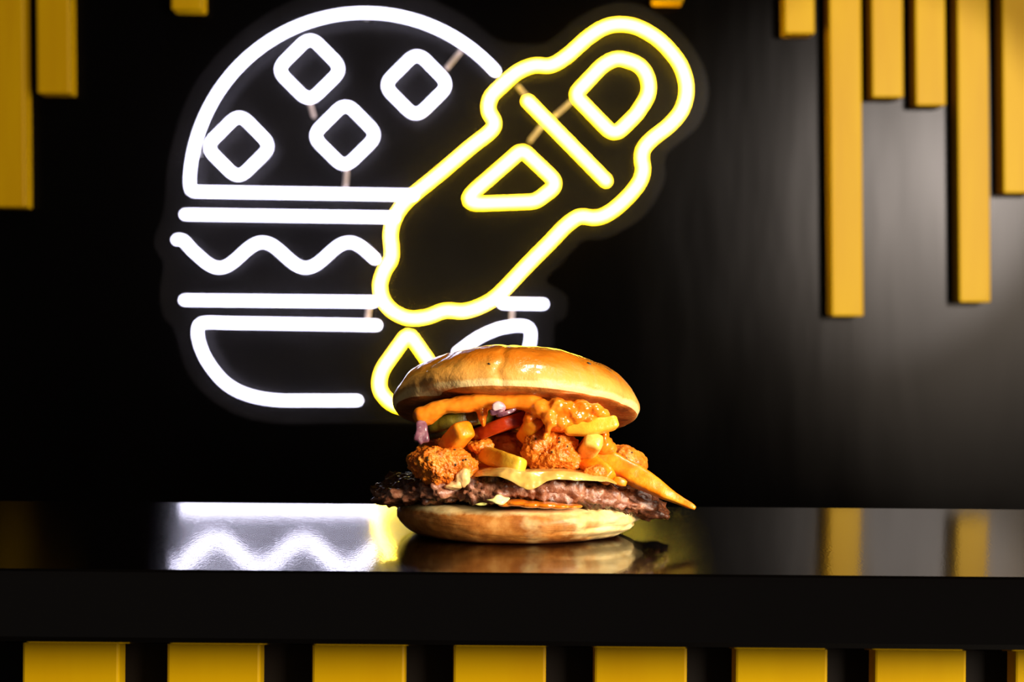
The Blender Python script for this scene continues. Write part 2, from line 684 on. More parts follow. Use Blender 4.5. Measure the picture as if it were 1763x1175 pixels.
def mat_bun_base():
    m, nt, b = new_mat('pale_bun_heel')
    n = N(nt)
    x, y, z = n.xyz()
    wob = n.noise(70, 4, 0.6)
    big = n.noise(38, 4, 0.55)
    # brown baked skin on the left and front, pale torn crumb at the right end and along the top edge; left-right contrast partly lighting put into the colour
    t = n.math('ADD', n.maprange(x, -0.03, 0.05), n.math('MULTIPLY', n.math('SUBTRACT', big, 0.5), 2.4))
    top_edge = n.maprange(n.math('ADD', z, n.math('MULTIPLY', n.math('SUBTRACT', wob, 0.5), 0.006)), 0.0135, 0.0152)
    pale = n.math('MAXIMUM', n.maprange(t, 0.55, 0.95), top_edge)
    brown = n.ramp(n.noise(140, 5, 0.65), [(0.3, rgb(150, 82, 26)), (0.5, rgb(188, 116, 44)), (0.72, rgb(214, 152, 78))])
    cream = n.ramp(n.noise(110, 4, 0.6), [(0.3, rgb(232, 190, 112)), (0.6, rgb(248, 222, 158))])
    col = n.mix(pale, brown, cream)
    # the browned oval on the pale side
    d = n.math('ADD', n.blob((0.0175, -0.058, 0.0085), (0.0095, 0.012, 0.0042)), n.math('MULTIPLY', n.math('SUBTRACT', wob, 0.5), 1.6))
    col = n.mix(n.maprange(d, 1.05, 0.8, 0.0, 0.75), col, brown)
    # dark toasted rim at the base
    base = n.maprange(n.math('ADD', z, n.math('MULTIPLY', n.math('SUBTRACT', wob, 0.5), 0.004)), 0.0026, 0.0008)
    col = n.mix(base, col, rgb(122, 58, 18))
    n.link(col, b.inputs['Base Color'])
    b.inputs['Roughness'].default_value = 0.5
    sss(b, 0.15, (1.0, 0.6, 0.3), 0.002)
    fold = n.noise(120, 3, 0.5, n.mapping((0.35, 0.35, 2.2)), 0.6)
    p = n.bump(fold, 0.25, 0.003, b)
    n.bump(n.noise(600, 3), 0.12, 0.0006, b, p)
    return m


def mat_patty():
    m, nt, b = new_mat('seared_beef')
    n = N(nt)
    at_ = nt.nodes.new('ShaderNodeAttribute')
    at_.attribute_name = 'sear'
    s = at_.outputs['Fac']
    raw = n.ramp(n.noise(260, 5, 0.7), [(0.28, rgb(74, 38, 25)), (0.42, rgb(132, 78, 54)), (0.56, rgb(164, 108, 80)), (0.74, rgb(206, 158, 126))])
    burnt = n.ramp(n.noise(330, 5, 0.7), [(0.3, rgb(34, 18, 10)), (0.52, rgb(82, 42, 22)), (0.76, rgb(140, 78, 42))])
    f = n.math('ADD', s, n.math('MULTIPLY', n.math('SUBTRACT', n.noise(150, 4, 0.65), 0.5), 1.1))
    col = n.mix(n.maprange(f, 0.35, 0.62), raw, burnt)
    n.link(col, b.inputs['Base Color'])
    n.link(n.maprange(n.noise(300, 3), 0.3, 0.7, 0.18, 0.45), b.inputs['Roughness'])
    b.inputs['Specular IOR Level'].default_value = 0.8
    sss(b, 0.06, (1.0, 0.35, 0.2), 0.0015)
    n.bump(n.noise(900, 4, 0.65), 0.45, 0.0008, b)
    return m


def mat_chicken():
    m, nt, b = new_mat('fried_crumb')
    n = N(nt)
    col = n.ramp(n.noise(210, 5, 0.65), [(0.25, rgb(176, 76, 8)), (0.45, rgb(214, 112, 22)), (0.62, rgb(232, 142, 42)), (0.82, rgb(248, 190, 96))])
    big = n.ramp(n.noise(45, 3), [(0.4, (0, 0, 0)), (0.65, (1, 1, 1))])
    col = n.mix(n.math('MULTIPLY', big, 0.3), col, rgb(206, 92, 16))
    n.link(col, b.inputs['Base Color'])
    b.inputs['Roughness'].default_value = 0.38
    sss(b, 0.12, (1.0, 0.45, 0.12), 0.0015)
    n.bump(n.noise(1500, 3, 0.6), 0.3, 0.0005, b)
    return m


def mat_food(name, stops, scale, rough=0.4, bump=(600, 0.2, 0.0006), ss=0.15, srad=(1, .5, .2), sscale=0.002, stretch=(1, 1, 1), coat=0.0, trans=0.0):
    m, nt, b = new_mat(name)
    n = N(nt)
    v = n.mapping(stretch)
    n.link(n.ramp(n.noise(scale, 4, 0.6, v), stops), b.inputs['Base Color'])
    b.inputs['Roughness'].default_value = rough
    b.inputs['Coat Weight'].default_value = coat
    b.inputs['Coat Roughness'].default_value = 0.12
    if trans:
        b.inputs['Transmission Weight'].default_value = trans
    if ss:
        sss(b, ss, srad, sscale)
    n.bump(n.noise(bump[0], 3, 0.6, v), bump[1], bump[2], b)
    return m


M_BUNT = mat_bun_top()
M_BUNB = mat_bun_base()
M_BEEF = mat_patty()
M_CHICK = mat_chicken()
M_MEAT = mat_food('white_chicken_meat', [(0.3, rgb(226, 166, 88)), (0.7, rgb(250, 214, 150))], 160, 0.4)
M_FRYO = mat_food('orange_fry', [(0.3, rgb(230, 104, 2)), (0.5, rgb(246, 138, 10)), (0.75, rgb(253, 180, 42))], 110, 0.36, (700, 0.3, 0.0006), coat=0.15)
M_FRYY = mat_food('golden_fry', [(0.3, rgb(220, 156, 26)), (0.6, rgb(240, 190, 52)), (0.8, rgb(250, 214, 100))], 110, 0.34, (700, 0.3, 0.0006), coat=0.15)
M_FRYP = mat_food('pale_fry', [(0.3, rgb(246, 176, 56)), (0.6, rgb(252, 206, 98)), (0.8, rgb(255, 226, 150))], 110, 0.36, (700, 0.3, 0.0006), coat=0.15)
M_SAUCE = mat_food('orange_sauce', [(0.3, rgb(228, 112, 10)), (0.7, rgb(248, 152, 38))], 70, 0.22, (300, 0.12, 0.0008), 0.25, (1, .5, .15), 0.002, coat=0.6)
M_CHEESE = mat_food('melted_cheese', [(0.3, rgb(206, 154, 60)), (0.55, rgb(226, 186, 100)), (0.8, rgb(244, 220, 166))], 60, 0.26, (160, 0.15, 0.001), 0.3, (1, .75, .3), 0.003, coat=0.3)
M_TOM = mat_food('tomato_flesh', [(0.3, rgb(140, 30, 4)), (0.6, rgb(172, 52, 10)), (0.8, rgb(200, 84, 28))], 140, 0.22, (320, 0.25, 0.0008), 0.2, (1, .2, .1), 0.002, (0.4, 1, 1.6), coat=0.1)
M_PICK = mat_food('pickle_green', [(0.3, rgb(62, 58, 8)), (0.6, rgb(104, 94, 18)), (0.8, rgb(146, 132, 40))], 130, 0.4, (300, 0.35, 0.0010), 0.1, (.7, 1, .2), 0.002, coat=0.1)
M_LETT = mat_food('pale_lettuce', [(0.3, rgb(206, 206, 92)), (0.7, rgb(244, 240, 170))], 160, 0.3, (320, 0.3, 0.0008), 0.2, (.9, 1, .3), 0.002, coat=0.3)
M_ONP = mat_food('purple_onion', [(0.35, rgb(78, 36, 54)), (0.58, rgb(132, 84, 98)), (0.8, rgb(182, 140, 144))], 170, 0.25, (320, 0.2, 0.0008), 0.2, (1, .6, .8), 0.002, coat=0.3)  # purple darkened: shade on the left-hand piece put into the colour
M_ONW = mat_food('pink_onion', [(0.35, rgb(206, 128, 150)), (0.6, rgb(236, 196, 196)), (0.8, rgb(250, 226, 214))], 140, 0.25, (320, 0.2, 0.0008), 0.25, (1, .6, .8), 0.002, coat=0.3)
M_HERB = mat_plain('dark_herb', (0.02, 0.022, 0.008, 1), 0.5)


# ---------------- buns
def lathe(name, profile, rings, segs, disp, mat):
    """closed solid of revolution, pole to pole; disp(v, angle, t) -> displaced Vector"""
    prof = resample(catmull([Vector((r, 0, z)) for r, z in profile], 400), 1e-5 + sum(
        (Vector((a[0], a[1])) - Vector((b[0], b[1]))).length for a, b in zip(profile, profile[1:])) / rings)
    verts, faces = [], []
    body = prof[1:-1]
    for i, p in enumerate(body):
        for s in range(segs):
            a = 2 * math.pi * s / segs
            verts.append(disp(Vector((p.x * math.cos(a), p.x * math.sin(a), p.z)), a, i / len(body)))
    nb = len(body)
    for i in range(nb - 1):
        for s in range(segs):
            q = (s + 1) % segs
            faces.append((i * segs + s, (i + 1) * segs + s, (i + 1) * segs + q, i * segs + q))
    a0 = len(verts)
    verts.append(disp(prof[0].copy(), 0, 0))
    verts.append(disp(prof[-1].copy(), 0, 1))
    for s in range(segs):
        q = (s + 1) % segs
        faces.append((a0, s, q))
        faces.append((a0 + 1, (nb - 1) * segs + q, (nb - 1) * segs + s))
    return pyd(name, verts, faces, mat)


CREASES = [(-98, 0.0011, 2.2, 1.0), (-52, 0.0008, 2.5, 0.8), (-140, 0.0006, 3, 0.7), (-30, 0.0005, 4, 0.8), (20, 0.001, 4, 1), (100, 0.001, 3, 1), (170, 0.0008, 4, 1)]


def disp_top(v, a, t):
    r = math.hypot(v.x, v.y)
    p = v.copy()
    rim = max(0.0, min(1.0, (r - 0.015) / 0.04))
    low = noise.fractal(v * 26 + Vector((3, 1, 7)), 1.0, 2.0, 2)
    mid = noise.fractal(v * 95 + Vector((9, 4, 2)), 0.9, 2.0, 3)
    n = Vector((v.x, v.y, max(0.0, v.z) * 1.3 + 1e-4)).normalized()
    side = 1.0 if v.z > 0.0006 else 0.35
    p += n * (low * 0.0022 * rim + mid * 0.00045) * side
    ang = math.degrees(a)
    for c, depth, w, k in CREASES:
        da = (ang - c + 180) % 360 - 180
        da += 4.0 * noise.noise(Vector((v.z * 160, c, 0)))
        g = math.exp(-(da / w) ** 2)
        if v.z > 0.001:
            p -= n * depth * g * rim
    # slumped rim: uneven lower edge
    if v.z < 0.012:
        e = noise.noise(Vector((math.cos(a) * 2.2, math.sin(a) * 2.2, 5.0)))
        p.z += e * 0.0018 * rim
    return p


TOP_R = 0.0607
top_prof = [(0.0, 0.0288), (0.012, 0.0288), (0.024, 0.0283), (0.035, 0.0268), (0.0445, 0.0238), (0.0525, 0.0188), (0.0580, 0.0124),
            (TOP_R, 0.0070), (0.0604, 0.0034), (0.0590, 0.0011), (0.0565, 0.0003), (0.052, 0.0), (0.035, 0.0), (0.015, 0.0), (0.0, 0.0)]
tb = part(lathe('top_bun', top_prof, 170, 300, disp_top, M_BUNT), 'glossy golden bun crown tilted back')
tb.location = P(888, 716, 0.0)
tb.rotation_euler = (R(-14.5), R(1.2), 0)
TBM = Matrix.Translation(tb.location) @ tb.rotation_euler.to_matrix().to_4x4()


def on_crown(px, py):
    """vertex of the crown that shows at a pixel (nearest to the camera)"""
    best, bd = None, 1e9
    d = (at(px, py, 1.0) - CAM.translation)
    for v in tb.data.vertices:
        w = TBM @ v.co
        if w.y > -0.005:
            continue
        t = P(px, py, w.y) - w
        q = t.x * t.x + t.z * t.z
        if q < bd:
            best, bd = v.co.copy(), q
    return best


for px, py, rx, rz in ((1014, 628, 0.0011, 0.0007), (842, 626, 0.0007, 0.0005)):
    c = on_crown(px, py)
    bm = bmesh.new()
    bmesh.ops.create_icosphere(bm, subdivisions=2, radius=1.0)
    for v in bm.verts:
        v.co = c + Vector((v.co.x * rx, v.co.y * 0.0006, v.co.z * rz - 0.4 * v.co.x * rx))
    part(bm_obj('herb_flake', bm, M_HERB, None, True), None, tb)


def disp_base(v, a, t):
    r = math.hypot(v.x, v.y)
    p = v.copy()
    rim = max(0.0, min(1.0, (r - 0.02) / 0.03))
    n = Vector((v.x, v.y, 0)).normalized() if r > 1e-6 else Vector((0, 0, 0))
    low = noise.fractal(v * 30 + Vector((1, 8, 3)), 1.0, 2.0, 2)
    mid = noise.fractal(Vector((v.x * 70, v.y * 70, v.z * 230)) + Vector((5, 2, 2)), 0.9, 2.0, 3)
    right = max(0.0, min(1.0, (v.x - 0.005) / 0.03))
    p += n * (low * 0.0018 + mid * (0.00045 + 0.0011 * right)) * rim
    # fold along the right-hand lower side
    if right > 0:
        zf = 0.0052 + 0.002 * noise.noise(Vector((a * 3, 0, 1))) + 0.002 * right
        p -= n * 0.0016 * right * math.exp(-((v.z - zf) / 0.0009) ** 2)
        p -= n * 0.0030 * right * max(0.0, 1 - v.z / 0.006)
    if v.z > 0.009:
        p.z += 0.0016 * noise.noise(Vector((math.cos(a) * 2.5, math.sin(a) * 2.5, 9.0))) * rim
    if p.z < 0.0002:
        p.z = max(0.0, p.z)
    return p


base_prof = [(0.0, 0.0158), (0.02, 0.0160), (0.042, 0.0162), (0.052, 0.0164), (0.0575, 0.0154), (0.0600, 0.0126), (0.0604, 0.0096), (0.0592, 0.0066),
             (0.0566, 0.0036), (0.0530, 0.0013), (0.0495, 0.0002), (0.044, 0.0), (0.02, 0.0), (0.0, 0.0)]
bb = part(lathe('bottom_bun', base_prof, 130, 300, disp_base, M_BUNB), 'toasted bun heel, one end browned with shade in its colour, the other pale')


# ---------------- beef patty
def make_patty():
    segs, rings = 420, 46
    verts, faces, sear = [], [], []

    def rad(a):
        c, s = math.cos(a), math.sin(a)
        base = 1.0 / math.sqrt((c / 0.0755) ** 2 + (s / 0.0600) ** 2)
        q = Vector((c * 1.6, s * 1.6, 3.3))
        r = base * (1 + 0.05 * noise.fractal(q, 1.0, 2.0, 2) + 0.045 * noise.noise(Vector((c * 7, s * 7, 1))))
        # notch at the left front, between two lumps
        deg = math.degrees(a)
        da = (deg - (-121) + 180) % 360 - 180
        r -= 0.0055 * math.exp(-(da / 4.0) ** 2)
        da = (deg - (-14) + 180) % 360 - 180
        return r

    # closed section: top from centre outwards, round the edge, bottom back
    prof = []
    for i in range(rings):
        prof.append((i / (rings - 1) * 0.90, 1.0))
    for i in range(1, 18):
        an = math.pi * i / 18
        prof.append((0.90 + 0.10 * math.sin(an), math.cos(an)))
    for i in range(rings):
        prof.append(((1 - i / (rings - 1)) * 0.90, -1.0))
    for (k, h) in prof:
        for s in range(segs):
            a = 2 * math.pi * s / segs
            r = rad(a) * k
            x, y = r * math.cos(a), r * math.sin(a)
            z0 = 0.0257 - (1.35 if x < 0 else 2.6) * x * x
            th = 0.0080 - 0.0024 * k ** 6 - 0.0012 * (x / 0.075) ** 2
            p = Vector((x, y, z0 + h * th))
            q = p * 1.0
            edge = max(0.0, min(1.0, (k - 0.55) / 0.4))
            nrm = Vector((math.cos(a) * edge, math.sin(a) * edge, h)).normalized()
            d = 0.0030 * noise.fractal(q * 70, 0.9, 2.0, 2)
            vb = noise.voronoi(q * 105 + Vector((4, 2, 0)))[0][0]
            d += 0.0052 * max(0.0, 0.5 - vb * vb * 1.3) - 0.0012
            vd = noise.voronoi(q * 230)[0][0]
            d += 0.0036 * max(0.0, 0.55 - vd * vd * 1.8)
            vd2 = noise.voronoi(q * 480)[0][0]
            d += 0.0016 * max(0.0, 0.5 - vd2 * vd2 * 2) - 0.0016
            d += 0.0009 * noise.fractal(q * 700, 0.7, 2.0, 2)
            p += nrm * d * (0.45 + 0.55 * edge)
            verts.append(p)
            sv = max(0.0, abs(h) - 0.45) / 0.55 if k >= 0.9 else 1.0
            if h < 0:
                sv = min(1.0, sv * 1.2)
            sv += (0.5 if x < 0 else 1.1) * max(0.0, (abs(x) - 0.050) / 0.02)
            sear.append(min(1.0, sv) * 0.75 + 0.04)
    nb = len(prof)
    for i in range(nb - 1):
        for s in range(segs):
            q = (s + 1) % segs
            faces.append((i * segs + s, (i + 1) * segs + s, (i + 1) * segs + q, i * segs + q))
    o = pyd('beef_patty', verts, faces, M_BEEF)
    at_ = o.data.attributes.new('sear', 'FLOAT', 'POINT')
    at_.data.foreach_set('value', sear)
    return part(o, 'ragged seared beef patty')


make_patty()


# ---------------- generic lumps
def lump(name, c, rad, rot, mat, sub, fn, label=None, parent=None):
    bm = bmesh.new()
    bmesh.ops.create_icosphere(bm, subdivisions=sub, radius=1.0)
    M = Matrix.Rotation(R(rot[2]), 3, 'Z') @ Matrix.Rotation(R(rot[1]), 3, 'Y') @ Matrix.Rotation(R(rot[0]), 3, 'X')
    rv = Vector(rad)
    for v in bm.verts:
        n = v.co.normalized()
        p = Vector((n.x * rv.x, n.y * rv.y, n.z * rv.z))
        w = c + M @ p
        nn = (M @ Vector((n.x / rv.x, n.y / rv.y, n.z / rv.z))).normalized()
        v.co = w + nn * fn(w)
    return part(bm_obj(name, bm, mat, None, True), label, parent)


def crumb(seed, lo=0.0028, scale=1.0):
    off = Vector((seed * 3.1, seed * 1.7, seed * 0.9))

    def fn(w):
        d = lo * noise.fractal(w * 75 + off, 0.9, 2.0, 3)
        jit = w + 0.0012 * noise.noise_vector(w * 420 + off)
        vd = noise.voronoi(jit * 260 + off)[0][0]
        k = 0.55 + 0.9 * abs(noise.noise(w * 130 + off))
        d += 0.0017 * max(0.0, 0.5 - vd * vd * 2) * scale * k
        vd = noise.voronoi(jit * 620 + off)[0][0]
        d += 0.0007 * max(0.0, 0.5 - vd * vd * 2) * scale * k
        d += 0.0006 * noise.fractal(w * 500 + off, 0.7, 2.0, 3) * scale - 0.0006
        return d
    return fn


def soft(seed, lo=0.0015, f=90):
    off = Vector((seed * 2.3, seed * 1.1, seed * 0.7))
    return lambda w: lo * noise.fractal(w * f + off, 0.9, 2.0, 3)


def herbs(parent, c, rad, n, seed):
    """small dark flakes on the camera-facing skin of a piece"""
    rnd = random.Random(seed)
    for i in range(n):
        a = rnd.uniform(-2.4, -0.7)
        e = rnd.uniform(-0.2, 0.95)
        d = Vector((math.cos(a) * math.cos(e), math.sin(a) * math.cos(e), math.sin(e)))
        p = c + Vector((d.x * rad[0], d.y * rad[1], d.z * rad[2])) * 1.05
        me = parent.data
        best = min(me.vertices, key=lambda q: (q.co - p).length_squared)
        bm = bmesh.new()
        bmesh.ops.create_icosphere(bm, subdivisions=1, radius=1.0)
        for q in bm.verts:
            q.co = best.co + Vector((q.co.x * rnd.uniform(.0004, .0008), q.co.y * .0005, q.co.z * rnd.uniform(.0003, .0008)))
        part(bm_obj('herb_flake', bm, M_HERB, None, True), None, parent)


c1, r1 = P(762, 801, -0.040), (0.0168, 0.0150, 0.0098)
ch1 = lump('fried_chicken_piece', c1, r1, (0, 6, 0), M_CHICK, 7, crumb(1), 'crumbed chicken piece torn open to its white meat')
lump('chicken_meat', P(797, 824, -0.0505), (0.0034, 0.0030, 0.0048), (0, 20, 0), M_MEAT, 4, soft(4, 0.0012, 160), 'white meat', ch1)
lump('chicken_meat', P(784, 836, -0.0490), (0.0055, 0.0036, 0.0020), (0, -12, 0), M_MEAT, 4, soft(5, 0.0012, 160), 'white meat', ch1)
herbs(ch1, c1, r1, 6, 3)
c2, r2 = P(950, 779, -0.036), (0.0150, 0.0150, 0.0108)
ch2 = lump('fried_chicken_piece', c2, r2, (0, 10, 0), M_CHICK, 7, crumb(2, 0.0034), 'crumbed chicken piece in the middle under the sauce')
herbs(ch2, c2, r2, 6, 5)
c3, r3 = P(1078, 794, -0.016), (0.0102, 0.012, 0.0078)
ch3 = lump('fried_chicken_piece', c3, r3, (0, 20, 0), M_CHICK, 6, crumb(3, 0.002, 0.55), 'small crumbed chicken piece behind the long fry')
herbs(ch3, c3, r3, 3, 9)
# pieces further in, partly seen between the front ones
lump('fried_chicken_piece', P(868, 784, -0.010), (0.022, 0.014, 0.0125), (0, 0, 0), M_CHICK, 6, crumb(4), 'crumbed chicken piece deep in the middle')
lump('fried_chicken_piece', P(828, 768, -0.030), (0.0065, 0.006, 0.004), (0, 0, 0), M_CHICK, 5, crumb(5, 0.002), 'small fried scrap')
lump('fried_chicken_piece', P(790, 800, 0.020), (0.022, 0.018, 0.009), (0, 0, 0), M_CHICK, 6, crumb(6), 'crumbed chicken piece at the back')
lump('fried_chicken_piece', P(960, 800, 0.022), (0.026, 0.020, 0.009), (0, 0, 0), M_CHICK, 6, crumb(7), 'crumbed chicken piece at the back')
lump('fried_chicken_piece', P(765, 765, -0.018), (0.014, 0.012, 0.008), (0, 0, 0), M_CHICK, 6, crumb(8), 'crumbed chicken piece under the pickle')


# ---------------- fries
def fry(pts, w, h, mat, label, taper0=0.9, taper1=0.9, roll=0.0, seed=0, segs=28, step=0.0007):
    """squared bar with soft corners along burger-local points; tapered, blunt ends"""
    path = resample(catmull(pts, 60), step)
    n = len(path)
    verts, faces = [], []
    off = Vector((seed * 5.1, seed * 2.2, 1))
    for i, p in enumerate(path):
        t = (path[min(i + 1, n - 1)] - path[max(i - 1, 0)]).normalized()
        u = t.cross(Vector((0, 1, 0))).normalized()
        v = u.cross(t).normalized()
        k = i / (n - 1)
        sc_ = taper0 + (1 - taper0) * min(1, k / 0.35) if k < 0.35 else 1.0
        if k > 0.45:
            sc_ = 1.0 + (taper1 - 1.0) * ((k - 0.45) / 0.55) ** 1.2
        endd = min(i, n - 1 - i)
        sc_ *= (0.72, 0.88, 0.96)[endd] if endd < 3 else 1.0
        for s in range(segs):
            a = 2 * math.pi * s / segs
            ca, sa = math.cos(a), math.sin(a)
            m = (abs(ca) ** 5 + abs(sa) ** 5) ** (-1 / 5)
            x, y = ca * m * w / 2 * sc_, sa * m * h / 2 * sc_
            xr = x * math.cos(R(roll)) - y * math.sin(R(roll))
            yr = x * math.sin(R(roll)) + y * math.cos(R(roll))
            q = p + u * xr + v * yr
            d = 0.0006 * noise.fractal(q * 90 + off, 1.0, 2, 2) + 0.00008 * noise.noise(q * 700 + off)
            verts.append(q + (q - p).normalized() * d)
    for i in range(n - 1):
        for s in range(segs):
            q = (s + 1) % segs
            faces.append((i * segs + s, i * segs + q, (i + 1) * segs + q, (i + 1) * segs + s))
    for i, rev in ((0, True), (n - 1, False)):
        c = len(verts)
        verts.append(path[i] + Vector((noise.noise(path[i] * 300), 0, 0)) * 0.0004)
        for s in range(segs):
            q = (s + 1) % segs
            faces.append((i * segs + q, i * segs + s, c) if rev else (i * segs + s, i * segs + q, c))
    return part(pyd('french_fry', verts, faces, mat), label)


fry([P(1000, 765, -0.030), P(1050, 795, -0.034), P(1105, 826, -0.037), P(1160, 857, -0.040), P(1197, 876, -0.042)], 0.0098, 0.0095, M_FRYO,
    'long orange fry sticking out past the bun', 1.0, 0.16, 20, 1)
fry([P(972, 739, -0.046), P(1010, 736, -0.047), P(1045, 731, -0.047), P(1062, 727, -0.046)], 0.0074, 0.0082, M_FRYY, 'golden fry lying level below the crown', 0.85, 0.85, 15, 2)
fry([P(834, 784, -0.030), P(852, 788, -0.040), P(876, 797, -0.050), P(900, 803, -0.056)], 0.0085, 0.0078, M_FRYY, 'curved golden fry above the cheese', 0.9, 0.85, 10, 3)
fry([P(768, 772, -0.034), P(785, 756, -0.042), P(803, 739, -0.050)], 0.0092, 0.0100, M_FRYO, 'short orange fry stub pointing up', 0.95, 0.95, 28, 4)
fry([P(1008, 783, -0.034), P(1018, 768, -0.042), P(1022, 757, -0.050)], 0.0092, 0.0084, M_FRYP, 'pale fry end', 0.95, 0.95, 8, 5)
fry([P(1000, 790, -0.030), P(1025, 806, -0.040), P(1052, 824, -0.047)], 0.0098, 0.0090, M_FRYO, 'orange fry leaning on the cheese', 0.95, 0.7, 20, 6)
fry([P(905, 755, -0.030), P(913, 740, -0.040), P(922, 724, -0.046)], 0.0090, 0.0085, M_FRYO, 'short orange fry beside the tomato', 0.9, 0.85, 20, 7)
fry([P(945, 728, -0.040), P(975, 722, -0.046), P(1000, 712, -0.045)], 0.0095, 0.0085, M_FRYO, 'sauced fry under the crown', 0.9, 0.85, 30, 8)
fry([P(820, 815, -0.022), P(860, 806, -0.032), P(890, 812, -0.030)], 0.0080, 0.0080, M_FRYO, 'orange fry deep under the curved fry', 0.9, 0.9, 10, 9)
lump('fry_scrap', P(1024, 815, -0.049), (0.0058, 0.004, 0.0034), (0, -8, 0), M_CHICK, 5, crumb(12, 0.0018, 0.8), 'crumbly golden scrap on the cheese')
fry([P(1055, 826, -0.044), P(1078, 834, -0.044)], 0.0036, 0.0050, M_FRYO, 'small sauced scrap', 0.8, 0.8, 10, 11)


# ---------------- blob shapes (sauce)
def blobs(name, items, mat, label, voxel=0.0006, smooth=4, parent=None, fn=None):
    """items: (centre, radii, rot_y) ellipsoids fused into one skin"""
    bm = bmesh.new()
    for c, r, ry in items:
        M = Matrix.Translation(c) @ Matrix.Rotation(R(ry), 4, 'Y') @ Matrix.Diagonal((r[0], r[1], r[2], 1))
        bmesh.ops.create_icosphere(bm, subdivisions=3, radius=1.0, matrix=M)
    me = bpy.data.meshes.new(name)
    bm.to_mesh(me)
    bm.free()
    o = bpy.data.objects.new(name, me)
    COL.objects.link(o)
    md = o.modifiers.new('r', 'REMESH')
    md.mode = 'VOXEL'
    md.voxel_size = voxel
    ms = o.modifiers.new('s', 'SMOOTH')
    ms.iterations = smooth
    ms.factor = 0.5
    dg = bpy.context.evaluated_depsgraph_get()
    me2 = bpy.data.meshes.new_from_object(o.evaluated_get(dg))
    bpy.data.objects.remove(o)
    bpy.data.meshes.remove(me)
    me2.name = name
    me2.materials.clear()
    if fn:
        me2.vertices.foreach_set('co', [x for v in me2.vertices for x in (v.co + v.normal * fn(v.co))])
    return part(link_mesh(name, me2, mat), label, parent)


def E(px, py, dy, rx, rz, ry=None, rot=0):
    """ellipsoid given in pixels (rx, rz) at pixel px,py"""
    return (P(px, py, dy), (rx * S, (ry if ry is not None else rx * S) if ry is None or ry < 1 else ry * S, rz * S), rot)


rnd = random.Random(4)
sauce_items = []
# flat layer under the crown
for i in range(46):
    a = rnd.uniform(0, 2 * math.pi)
    rr = 0.044 * math.sqrt(rnd.random())
    q = TBM @ Vector((rr * math.cos(a), rr * math.sin(a), -0.0012))
    sauce_items.append((q, (0.008, 0.008, 0.0024), 0))
# smooth band on the left front
for px, py, rx, rz, rot in ((732, 712, 18, 16, -20), (752, 706, 22, 16, -12), (778, 699, 26, 15, -10), (806, 695, 26, 14, -6), (834, 692, 26, 14, -2),
                            (862, 691, 26, 14, 0), (890, 692, 26, 14, 4), (915, 694, 24, 16, 6)):
    pass
band = catmull([Vector((728, 716, 0)), Vector((752, 706, 0)), Vector((790, 697, 0)), Vector((830, 692, 0)), Vector((870, 691, 0)), Vector((915, 694, 0))], 60)
for i, q in enumerate(band):
    sauce_items.append(E(q.x, q.y + 1.5 * math.sin(i * 0.31), -0.044, 17, 14 + 1.5 * math.sin(i * 0.23 + 1), 0.006))
# drips and lumps
for px, py, rx, rz, dy in ((726, 728, 9, 16, -0.042), (737, 722, 12, 10, -0.043), (830, 712, 8, 16, -0.044), (832, 727, 4.5, 9, -0.044),
                           (932, 703, 20, 17, -0.047), (945, 716, 12, 14, -0.050), (958, 700, 18, 14, -0.048), (975, 706, 20, 14, -0.048),
                           (990, 716, 18, 12, -0.049), (1003, 702, 18, 13, -0.047), (1022, 705, 16, 12, -0.045), (1035, 712, 14, 10, -0.042),
                           (944, 738, 5, 14, -0.049), (938, 752, 4, 7, -0.049), (950, 726, 7, 12, -0.050), (1040, 752, 8, 14, -0.036), (1042, 768, 13, 13, -0.036), (1052, 772, 9, 10, -0.035),
                           (968, 728, 18, 13, -0.049), (912, 722, 12, 12, -0.043), (1012, 722, 14, 8, -0.046)):
    sauce_items.append(E(px, py, dy, rx, rz, 0.0055))
blobs('sauce', sauce_items, M_SAUCE, 'thick orange sauce dripping from under the crown', 0.0007, 4,
      fn=lambda w: 0.0011 * noise.fractal(w * 120, 0.8, 2, 3) * (0.55 + max(0.0, min(1.0, (w.x - 0.004) / 0.01))))
blobs('sauce', [E(890, 866, -0.057, 22, 6, 0.006), E(915, 869, -0.058, 24, 6, 0.006), E(940, 870, -0.0585, 22, 6, 0.006), E(962, 872, -0.0585, 18, 5, 0.005),
                E(985, 872, -0.056, 18, 4, 0.006), E(870, 868, -0.056, 14, 5, 0.005)],
      M_SAUCE, 'orange sauce spread on the bun heel', 0.0006, 3)

# ---------------- cheese slice: top sheet with a draped front edge


